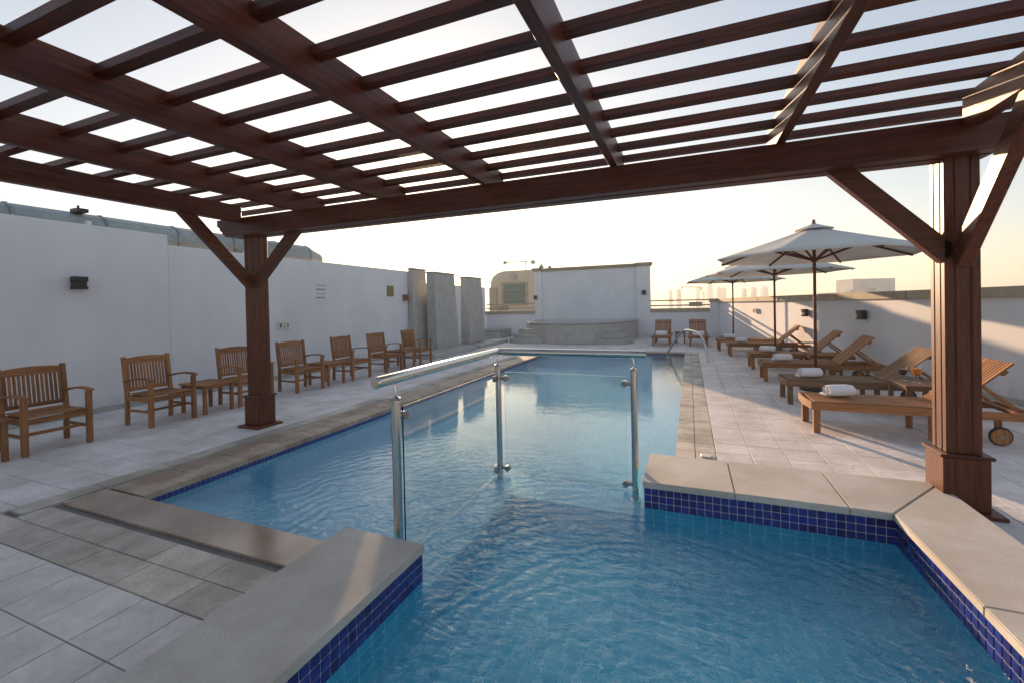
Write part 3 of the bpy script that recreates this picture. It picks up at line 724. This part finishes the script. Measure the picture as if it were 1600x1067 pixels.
# ------------------------------------------------------------------ sun loungers (local: foot at x=0, head towards +X, width along Y)
def make_lounger(kind, back_deg, name='sun_lounger', wheels=True):
    t = thing(name, '', 'sun lounger')
    wx, wy, wz = wood(kind,'x'), wood(kind,'y'), wood(kind,'z')
    W2 = .33; L = 2.02; hx = 1.28; zt = .37
    for s in (-1,1):
        B(0.0,L,s*W2-.016,s*W2+.016,zt-.085,zt).build('side_rail', wx, t, .005)
        B(.03,.10,s*(W2-.05)-.03,s*(W2-.05)+.03,0,zt-.03).build('leg', wz, t, .005)
        B(1.12,1.18,s*(W2-.05)-.025,s*(W2-.05)+.025,0 if not wheels else .0,zt-.03).build('leg', wz, t, .005)
    # bowed foot rail
    vv = []; K = 6
    for k in range(K+1):
        y = -W2+2*W2*k/K; c = -.03*(1-(y/W2)**2)
        vv += [(c-.0,y,zt-.08),(c+.035,y,zt-.08),(c+.035,y,zt+.012),(c,y,zt+.012)]
    ff = [(3,2,1,0),(K*4,K*4+1,K*4+2,K*4+3)]
    for i in range(K):
        for k in range(4): ff.append((i*4+k,i*4+(k+1)%4,(i+1)*4+(k+1)%4,(i+1)*4+k))
    MB().add(vv, ff).build('foot_rail', wy, t, .004)
    B(L-.045,L,-W2+.018,W2-.018,zt-.075,zt-.005).build('head_rail', wy, t, .004)
    ns = 12; d = (2*W2-.04)/ns
    sm = B(.04,hx-.01,-d/2+.005,d/2-.005,-.008,.012).mesh('seat_slat', wx, .002)
    for k in range(ns): link('seat_slat', sm, t, (0,-W2+.02+d*(k+.5),zt))
    for x in (.35,.8,1.22): B(x-.025,x+.025,-W2+.02,W2-.02,zt-.045,zt-.010).build('cross_batten', wy, t, .003)
    a = R(back_deg); Lb = .74
    rot = (0,-a,0)
    bs = B(.012,Lb,-d/2+.005,d/2-.005,-.010,.010).mesh('back_slat', wx, .002)
    for k in range(ns): link('back_slat', bs, t, (hx,-W2+.02+d*(k+.5),zt+.002), rot)
    for x in (.12,.62):
        o = B(x-.03,x+.03,-W2+.03,W2-.03,-.044,-.012).build('back_batten', wy, t, .003); o.location = (hx,0,zt+.002); o.rotation_euler = rot
    if back_deg > 5:
        for s in (-1,1):
            px = hx+.42*math.cos(a); pz = zt+.42*math.sin(a)-.03
            MB().bar((px,s*.24,pz),(hx+.62,s*.24,zt-.01), .022, .035).build('back_prop', wx, t, .003)
        B(hx+.56,hx+.62,-W2+.02,W2-.02,zt-.045,zt-.006).build('prop_batten', wy, t, .003)
    if wheels:
        for s in (-1,1):
            wh = MB().tube([(1.72,s*(W2-.06)-.018,.10),(1.72,s*(W2-.06)+.018,.10)], .085, 22).build('wheel', wood(kind,'z'), t, .004, smooth=True)
            ty = MB()
            K = 26; vv = []; ff = []
            for k in range(K):
                an = 2*math.pi*k/K
                for j in range(6):
                    bt = 2*math.pi*j/6; r_ = .088+.014*math.cos(bt)
                    vv.append((1.72+r_*math.cos(an), s*(W2-.06)+.017*math.sin(bt), .103+r_*math.sin(an)))
            for k in range(K):
                for j in range(6): ff.append((k*6+j,k*6+(j+1)%6,((k+1)%K)*6+(j+1)%6,((k+1)%K)*6+j))
            ty.add(vv, ff).build('tyre', M_RUBBER, wh, smooth=True)
            MB().tube([(1.72,s*(W2-.06)-.025,.10),(1.72,s*(W2-.06)+.025,.10)], .02, 12).build('hub', M_CHROMED, wh, smooth=True)
            B(1.69,1.75,s*(W2-.10)-.012,s*(W2-.10)+.012,.08,zt-.05).build('wheel_strut', wood(kind,'z'), t, .003)
    return t
LG = make_lounger('teak', 44); LG2 = make_lounger('old_teak', 41); LGF = make_lounger('teak', 0)
lg = 'teak sun loungers along the right parapet'
spots = [(LG,1.34,6.52,0,'nearest sun lounger, with a towel on its foot, partly behind the right post',None),
 (LG2,1.36,8.12,.01,'second nearest sun lounger, beside the table with two drinks',None),
 (LG,1.33,10.2,-.01,'third nearest sun lounger, just beyond the nearest umbrella pole',None),
 (LG,1.30,11.85,.012,'fourth nearest sun lounger of the right row, back raised',None),
 (LG,1.04,14.45,0,'fifth sun lounger of the right row, its raised back lit orange by the sun',None),
 (LGF,.83,15.95,.01,'farthest sun lounger of the right row, lying flat',None)]
seen = set()
for (src, x, y, rz, lab, _) in spots:
    if src.name not in seen: c = src; seen.add(src.name)
    else: c = copy_tree(src)
    c.location = (x,y,0); c.rotation_euler = (0,0,rz); c['label'] = lab; c['group'] = lg
LB = make_lounger('teak', 47)
LB.location = (-.98,16.95,0); LB.rotation_euler = (0,0,math.pi/2); LB['label'] = 'dark sun lounger facing the pool at the rear wall, nearer the high wall'; LB['group'] = 'sun loungers facing the pool at the rear'
c = copy_tree(LB); c.location = (.30,16.98,0); c['label'] = 'dark sun lounger facing the pool at the rear wall, behind the grab rail'

make_small_table('drinks_table', 'weathered teak table carrying two drinks between the two nearest loungers', .66, .62, .49, 'old_teak').location = (2.86,7.30,0)
make_small_table('lounger_table', 'teak table between the third and fourth nearest loungers', .60, .52, .46, 'teak').location = (2.60,10.98,0)
make_small_table('lounger_table', 'small dark table between the two loungers at the rear wall', .40, .40, .44, 'teak').location = (-.34,18.5,0)

# rolled towels
def make_towel(L=.31, r_=.08):
    t = thing('rolled_towel', '', 'towel', group='rolled white towels on the loungers')
    b = MB(); n = 40; P = []
    for k in range(n+1):
        a = k/n*2.6*2*math.pi; rad = r_*(.22+.78*k/n)
        P.append((rad*math.cos(a)*1.12, rad*math.sin(a)))
    def off(i):
        p0 = P[max(i-1,0)]; p1 = P[min(i+1,n)]; dx, dz = p1[0]-p0[0], p1[1]-p0[1]; l = math.hypot(dx,dz) or 1
        return (P[i][0]+dz/l*-.011, P[i][1]+dx/l*.011)
    Q = [off(i) for i in range(n+1)]
    K = 8; v = []
    for j in range(K+1):
        y = -L/2+L*j/K; e = 1-.10*(abs(2*j/K-1)**4)
        v += [((px)*e, y+.004*math.sin(px*90+j), pz*e+r_) for px, pz in P] + [((px)*e, y+.004*math.sin(px*70+j), pz*e+r_) for px, pz in Q]
    m_ = n+1; f = []
    for j in range(K):
        o = j*2*m_; o2 = o+2*m_
        for i in range(n):
            f.append((o+i,o+i+1,o2+i+1,o2+i)); f.append((o+m_+i,o2+m_+i,o2+m_+i+1,o+m_+i+1))
        f.append((o+n,o+m_+n,o2+m_+n,o2+n)); f.append((o,o2,o2+m_,o+m_))
    for j in (0, K):
        o = j*2*m_
        for i in range(n): f.append((o+i,o+m_+i,o+m_+i+1,o+i+1))
    b.add(v, f).build('towel_roll', M_TOWEL, t, smooth=True)
    MB().tube([(0,-L*.46,r_),(0,L*.46,r_)], r_*.5, 16).build('towel_core', M_TOWEL, t, smooth=True)
    # loose flap beside the roll
    MB().box(.02,r_*2.0,-L*.48,L*.48,.0,.035).build('towel_fold', M_TOWEL, t, .015, smooth=True, seg=3)
    return t
tw0 = make_towel()
zt = .384
tws = [(1.72,6.58,zt,1.95,'rolled white towel on the nearest lounger'),(1.74,8.1,zt,1.9,'rolled white towel on the second nearest lounger'),
 (1.72,10.15,zt,1.85,'rolled white towel on the third nearest lounger'),(1.72,11.85,zt,1.2,'rolled white towel on the fourth nearest lounger'),
 (1.42,14.42,zt,1.2,'rolled white towel on the fifth lounger of the right row'),(1.22,15.95,zt,1.3,'rolled white towel on the farthest lounger of the right row'),
 (-.98,17.45,zt,-1.57,'white towel across the rear lounger nearer the high wall'),(.30,17.45,zt,-1.57,'white towel across the rear lounger behind the grab rail')]
for i, (x,y,z,rz,lab) in enumerate(tws):
    c = tw0 if i == 0 else copy_tree(tw0)
    c.location = (x,y,z); c.rotation_euler = (0,0,rz); c['label'] = lab
    if i > 5: c.scale = (1.1,1.3,1)

# drinks
def make_drink(x, y, mat, label, s=1):
    t = thing('cocktail_glass', label, 'drink', (x,y,.489))
    MB().lathe([(.036,0),(.036,.004),(.006,.008),(.006,.05),(.03,.075),(.048,.12),(.046,.17),(.043,.17),(.045,.12),(.028,.08),(.0,.066)], 24).build('glass', M_CUP, t, smooth=True)
    MB().lathe([(.0,.069),(.026,.08),(.0435,.12),(.042,.155),(.0,.156)], 24).build('liquid', mat, t, smooth=True)
    MB().tube([(.01,0,.08),(.05,.0,.21)], .003, 8).build('straw', M_WHITEPL, t)
    t.scale = (s,s,s)
    return t
make_drink(2.66,7.42,M_COLA,'stemmed glass with dark drink on the table, left of the orange one')
make_drink(2.74,7.26,M_OJ,'stemmed glass with orange drink on the table', 1.25)

# ------------------------------------------------------------------ umbrellas
def make_umbrella():
    t = thing('garden_umbrella', '', 'umbrella', group='ecru umbrellas over the loungers')
    MB().tube([(0,0,.05),(0,0,2.88)], .026, 18).build('pole', wood('mahogany','z'), t, smooth=True)
    MB().lathe([(.25,0),(.25,.05),(.06,.07),(.04,.09),(.04,.30),(.03,.31)], 24).build('base', M_BLACK, t, smooth=True)
    Rr = 1.66; zr = 2.36; za = 2.90; n = 8
    # canopy with sagging panels
    v = [(0,0,za)]; f = []; RI, SE = 8, 6; tot = n*SE
    for i in range(1, RI+1):
        q_ = i/RI
        for k in range(tot):
            s = k/SE; fr = s-int(s); a0 = 2*math.pi*(int(s)+.5)/n; a1 = 2*math.pi*(int(s)+1.5)/n
            p0 = Vector((math.cos(a0),math.sin(a0),0)); p1 = Vector((math.cos(a1),math.sin(a1),0))
            p = p0.lerp(p1, fr)*Rr*q_
            sag = 4*fr*(1-fr)
            z = za-(za-zr)*(q_**.93) - .035*sag*q_*(1-q_)*2
            if i == RI: p *= (1-.035*sag)
            v.append((p.x,p.y,z))
    for k in range(tot): f.append((0,1+k,1+(k+1)%tot))
    for i in range(RI-1):
        for k in range(tot):
            a = 1+i*tot+k; b = 1+i*tot+(k+1)%tot; f.append((a,a+tot,b+tot,b))
    o = MB().add(v, f).build('canopy', M_CANVAS, t, smooth=True)
    md = o.modifiers.new('cloth', 'SOLIDIFY'); md.thickness = .004
    # hem band
    v = []; f = []; 
    last = [Vector(p) for p in MBlast(RI, tot, n, SE, Rr, za, zr)]
    for p in last: v += [tuple(p*1.0), (p.x*.998,p.y*.998,p.z-.018)]
    for k in range(tot): a = 2*k; b = 2*((k+1)%tot); f.append((a,b,b+1,a+1))
    h = MB().add(v, f).build('hem', M_CANVAS, t); md = h.modifiers.new('cloth', 'SOLIDIFY'); md.thickness = .004
    # vent cap
    v = [(0,0,za+.05)]; f = []
    for q_, zz in ((.5,.01),(1,.005)):
        for k in range(n): a = 2*math.pi*(k+.5)/n; v.append((math.cos(a)*.31*q_,math.sin(a)*.31*q_,za+zz-.10*q_+.03))
    for k in range(n): f.append((0,1+k,1+(k+1)%n)); f.append((1+k,9+k,9+(k+1)%n,1+(k+1)%n))
    vc = MB().add(v, f).build('vent_cap', M_CANVAS, t); md = vc.modifiers.new('cloth', 'SOLIDIFY'); md.thickness = .005
    MB().lathe([(.03,0),(.035,.02),(.02,.04),(.03,.06),(.012,.085),(0,.09)], 14, (0,0,za+.03)).build('finial', wood('old_teak','z'), t, smooth=True)
    MB().lathe([(.05,-.03),(.055,0),(.05,.03)], 16, (0,0,2.30)).build('runner_hub', wood('mahogany','z'), t, smooth=True)
    MB().lathe([(.05,-.03),(.055,0),(.05,.03)], 16, (0,0,2.78)).build('top_hub', wood('mahogany','z'), t, smooth=True)
    rm = MB().bar((.04,0,2.80),(1.62,0,2.335), .026, .034).mesh('rib', wood('mahogany','x'), .002)
    sm = MB().bar((.04,0,2.30),(.82,0,2.575), .024, .03).mesh('strut', wood('mahogany','x'), .002)
    for k in range(n):
        a = 2*math.pi*(k+.5)/n
        link('rib', rm, t, (0,0,0), (0,0,a)); link('strut', sm, t, (0,0,0), (0,0,a))
    return t
def MBlast(RI, tot, n, SE, Rr, za, zr):
    out = []
    for k in range(tot):
        s = k/SE; fr = s-int(s); a0 = 2*math.pi*(int(s)+.5)/n; a1 = 2*math.pi*(int(s)+1.5)/n
        p = Vector((math.cos(a0),math.sin(a0),0)).lerp(Vector((math.cos(a1),math.sin(a1),0)), fr)*Rr
        p *= (1-.035*4*fr*(1-fr)); out.append((p.x,p.y,zr-.001))
    return out
um0 = make_umbrella()
for i, (x,y,rz,lab) in enumerate(((2.07,9.2,-.10,'nearest and largest looking ecru umbrella'),(2.05,13.0,.2,'middle ecru umbrella, half hidden behind the nearest one'),
    (1.46,17.5,.05,'farthest ecru umbrella, near the rear corner'))):
    c = um0 if i == 0 else copy_tree(um0)
    c.location = (x,y,0); c.rotation_euler = (0,0,rz); c['label'] = lab
    if i: c.scale = (1,1,.985)

# ------------------------------------------------------------------ wall fittings
def sconce(label, x, y, z, rz):
    t = thing('wall_lamp', label, 'wall lamp', (x,y,z), rz, 'black box lamps on the walls')   # local +X points out of the wall
    B(0,.02,-.07,.07,-.09,.09).build('back_plate', M_BLACK, t, .003)
    MB().box(.02,.13,-.09,.09,.02,.10).box(.02,.13,-.09,.09,-.10,-.06).box(.02,.11,-.082,.082,-.06,.02).build('lamp_body', M_BLACK, t, .004)
    B(.03,.115,-.07,.07,-.104,-.1005).build('lens', M_WHITEPL, t)
    return t
sconce('black box lamp on the left wall above the nearest armchairs', -8.96,3.80,2.10,0)
s = sconce('reddish lamp on the left wall beside the stone slabs', -8.965,12.34,1.95,0)
for ch in s.children: 
    if ch.name.startswith('lamp_body'): ch.data = ch.data.copy(); ch.data.materials[0] = M_RED
sconce('black box lamp on the high rear wall, left pilaster', -7.32,21.3,2.0,-math.pi/2)
sconce('black box lamp on the high rear wall, right pilaster', -1.95,21.3,2.1,-math.pi/2)
def on_rp(y): return wall_x(y)-.02
nrm = ang-math.pi/2
for (y, lab) in ((11.85,'black box lamp on the right parapet, nearer the right post'),(14.2,'black box lamp on the right parapet behind the nearest umbrella pole')):
    q_ = 0.035 if y < 13.3 else 0.0
    sconce(lab, wall_x(y)-.02-q_*.97, y, 1.24, nrm)
def socket(label, x, y, z, rz, wd=.14):
    t = thing('socket_box', label, 'socket', (x,y,z), rz, 'small socket boxes on the walls')
    for s in (-1,1):
        B(0,.05,s*.10-wd/2*.9,s*.10+wd/2*.9,-.085,.085).build('cover', M_WHITEPL, t, .008)
        B(.051,.058,s*.10-.03,s*.10+.03,-.05,.05).build('cover_window', M_CHROMED if s > 0 else M_BROWN, t, .002)
    return t
socket('pair of socket boxes on the left wall right of the left post', -8.965,7.55,1.25,0)
socket('pair of socket boxes on the right parapet near the far umbrella', wall_x(17.5)-.02,17.5,1.25,nrm, .11)
pq = thing('wall_plaque', 'small square brown plaque on the left wall', 'plaque', (-8.965,11.6,2.16))
B(0,.03,-.16,.16,-.17,.17).build('plate', M_BROWN, pq, .006); B(.0305,.035,-.14,.14,-.15,.15).build('face', tinted('olive_brown_face',(.20,.15,.04),.4), pq)
# wall lettering: four short lines, two in Arabic script and two in Latin capitals, too small to read
lt = thing('wall_notice', 'four short lines of small dark lettering on the left wall', 'notice', (-8.965,8.73,2.07))
M_INK = tinted('dark_ink', (.05,.045,.06), .7)
for li, z in enumerate((.165,.06,-.055,-.155)):
    b = MB(); y = -.15
    rnd = random.Random(li)
    if li % 2:
        while y < .14:
            w_ = rnd.uniform(.016,.024); b.box(.0005,.003,y,y+.006,z-.022,z+.022)
            if rnd.random() < .7: b.box(.0005,.003,y+.0065,y+w_-.004,z+rnd.choice((-.021,.014,-.004)),z+.021 if rnd.random()<.2 else z+.005+.016*rnd.random())
            y += w_+.004
    else:
        while y < .14:
            w_ = rnd.uniform(.02,.05); b.box(.0005,.003,y,y+w_,z-.006,z+.002)
            b.box(.0005,.003,y+w_*.4,y+w_*.4+.006,z+.0025,z+rnd.uniform(.01,.028))
            if rnd.random() < .6: b.box(.0005,.003,y+w_*.6,y+w_*.6+.008,z-.022,z-.014)
            y += w_+.012
    b.build('lettering', M_INK, lt)
# small bits on the floor
sk = thing('skimmer_lid', 'small white square lid at the pool edging beside the low wall', 'lid', (.14,4.93,.001)); B(-.05,.05,-.045,.045,0,.012).build('lid', M_WHITEPL, sk, .004)
fl = thing('floor_light', 'round pale floor fitting in the deck right of the left post', 'floor fitting', (-5.77,5.61,.001))
MB().lathe([(.07,0),(.07,.006),(.055,.008),(.0,.008)], 24).build('cover', M_WHITEPL, fl, smooth=True)

# ------------------------------------------------------------------ buildings beyond the terrace
M_SAND = stone('sandstone_render', (.52,.44,.35), (.62,.54,.45), .85, 1, .004, .03, 20)
M_WIN = tinted('teal_window_glass', (.10,.17,.18), .1, .2)
hb = thing('tower_house', 'sandstone tower with rounded top and a teal window, seen over the left rear parapet', 'building', (0,0,0))
X0, X1, YH = -13.9, -10.3, 30.0
ar = [(X0,-30)] + [(X1,-30)] + [(X1,4.2)] + [(X0+1.1,4.2),(X0+.6,4.08),(X0+.2,3.8)] + [(X0,3.4)]
n = len(ar)
MB().add([(a,YH,b) for a,b in ar]+[(a,YH+4,b) for a,b in ar], [tuple(range(n)),tuple(range(n,2*n))[::-1]]+[(i,(i+1)%n,(i+1)%n+n,i+n) for i in range(n)]).build('facade', M_SAND, hb)
wf = B(-13.0,-10.9,YH-.10,YH-.002,1.6,3.35).build('window', M_CAP, hb, .02)
B(-12.82,-11.08,YH-.13,YH-.101,1.72,3.2).build('pane', M_WIN, wf)
for z in (2.05,2.4,2.75): B(-12.82,-11.08,YH-.15,YH-.131,z,z+.03).build('glazing_bar', M_CAP, wf)
for x in (-12.25,-11.65): B(x,x+.03,YH-.17,YH-.151,1.72,3.2).build('glazing_bar', M_CAP, wf)
MB().tube([(-11.98,YH-.08,3.78),(-11.98,YH+.0,3.78)], .26, 24).build('roundel', M_GREY, hb)
B(X0-.05,X0+.55,YH-.2,YH-.0,-3,3.0).build('corner_pillar', M_CAP, hb)
an = thing('roof_mast', 'thin mast with a long horizontal arm above the sandstone tower', 'mast', (-12.5,34,4))
MB().tube([(0,0,-1),(0,0,1.3)], .05, 8).build('mast', M_CHROMED, an)
MB().bar((-1.9,0,1.25),(.7,0,1.25), .06, .08).build('arm', M_CHROMED, an)
B(-2.0,-1.75,-.1,.1,1.12,1.38).build('arm_end', M_CHROMED, an); B(.5,.8,-.1,.1,1.0,1.3).build('arm_end', M_CHROMED, an)
M_FAR = stone('pale_far_concrete', (.42,.40,.38), (.50,.48,.46), .9, .05, .01, .04, .4)
def tower(px, wpx, ytop, D, label, extra=None, base=-30, depth=None):
    t = thing('tower_block', label, 'building', group='towers on the skyline')
    x_, y_ = (px-800)/681, 0
    d = (rr*x_ + fw); d2 = Vector((d.x,d.y,0)); s = D/d2.length
    c = d*s; ztop = H + (rr*x_ + uu*((485.2-ytop)/681) + fw).z*s
    wd = wpx/681*D*.93; dp = depth or wd
    t.location = (c.x,c.y,0); t.rotation_euler = (0,0,YAW)
    b = MB(); b.box(-wd/2,wd/2,0,dp,base,ztop*.97); b.build('tower', M_FAR, t)
    B(-wd*.3,wd*.3,dp*.2,dp*.8,ztop*.97+.01,ztop+wd*.18).build('roof_plant', M_FAR, t)
    k = 0; z = 2
    wb = MB()
    while z < ztop-3 and k < 40:
        wb.box(-wd/2+.6,wd/2-.6,-.25,-.01,z,z+1.5); z += 3.4; k += 1
    if k: wb.build('window_band', M_WIN, t)
    return t
for i, (px, wp, yt, D, lab) in enumerate(((1049,5,454,700,'thin pale tower left of the crane, nearest the high wall'),(1062,6,453,640,'pale tower just left of the crane'),
  (1111,7,444,800,'tallest pale tower behind the umbrella rims'),(1125,6,449,760,'pale tower right of the tallest one'),(1133,5,450,780,'narrow pale tower left of the far umbrella pole'),
  (1165,5,451,720,'left tower of the grey pair right of the far umbrella pole'),(1180,6,450,700,'right tower of the grey pair right of the far umbrella pole'),(1197,8,448,820,'pale slab tower left of the middle umbrella pole'),
  (1100,4,456,850,'small pale tower between the crane and the tallest tower'))):
    tower(px, wp, yt, D, lab)
tower(1376,92,455,300,'long low apartment block above the right parapet', depth=20)
tower(1337,11,444,298,'left roof block of the long apartment building', depth=9); tower(1363,12,443,298,'right roof block of the long apartment building', depth=9)
tower(1352,40,452,297,'stepped wing of the long apartment building', depth=9)
cr = thing('tower_crane', 'small tower crane on the skyline left of the far umbrella', 'crane')
dd = rr*((1091-800)/681)+fw; ss = 400/Vector((dd.x,dd.y,0)).length; cc = dd*ss
cr.location = (cc.x,cc.y,0); cr.rotation_euler = (0,0,YAW)
b = MB()
for sx in (-.9,.9):
    for sy in (-.9,.9): b.box(sx-.2,sx+.2,sy-.2,sy+.2,-30,14)
for z in range(-29,14,3): b.bar((-.9,-.9,z),(.9,-.9,z+2.6), .25,.25); b.box(-.9,.9,-1,-.8,z,z+.25)
b.build('mast', M_CHROMED, cr)
b = MB(); b.bar((-14,0,14.5),(3.5,0,14.0), .9, .9); b.build('jib', M_CHROMED, cr)
MB().box(1.5,3.2,-1,1,11.5,13.5).build('counterweight', M_GREY, cr); MB().box(-14.5,-12.8,-.6,.6,12.6,14.6).build('trolley', M_CHROMED, cr)

# ------------------------------------------------------------------ haze
hz = B(-1150,1150,-12,1150,-32,42).build('haze', None)
hm = bpy.data.materials.new('pale_haze'); hm.use_nodes = True; nt = hm.node_tree
for n_ in list(nt.nodes):
    if n_.type != 'OUTPUT_MATERIAL': nt.nodes.remove(n_)
pv = nt.nodes.new('ShaderNodeVolumePrincipled'); pv.inputs['Color'].default_value = (.92,.93,.95,1); pv.inputs['Density'].default_value = .0011; pv.inputs['Anisotropy'].default_value = .35
nt.links.new(pv.outputs[0], nt.nodes['Material Output'].inputs['Volume'])
hz.data.materials.clear(); hz.data.materials.append(hm); hz['kind'] = 'stuff'; hz['label'] = 'pale dusty haze in the air'
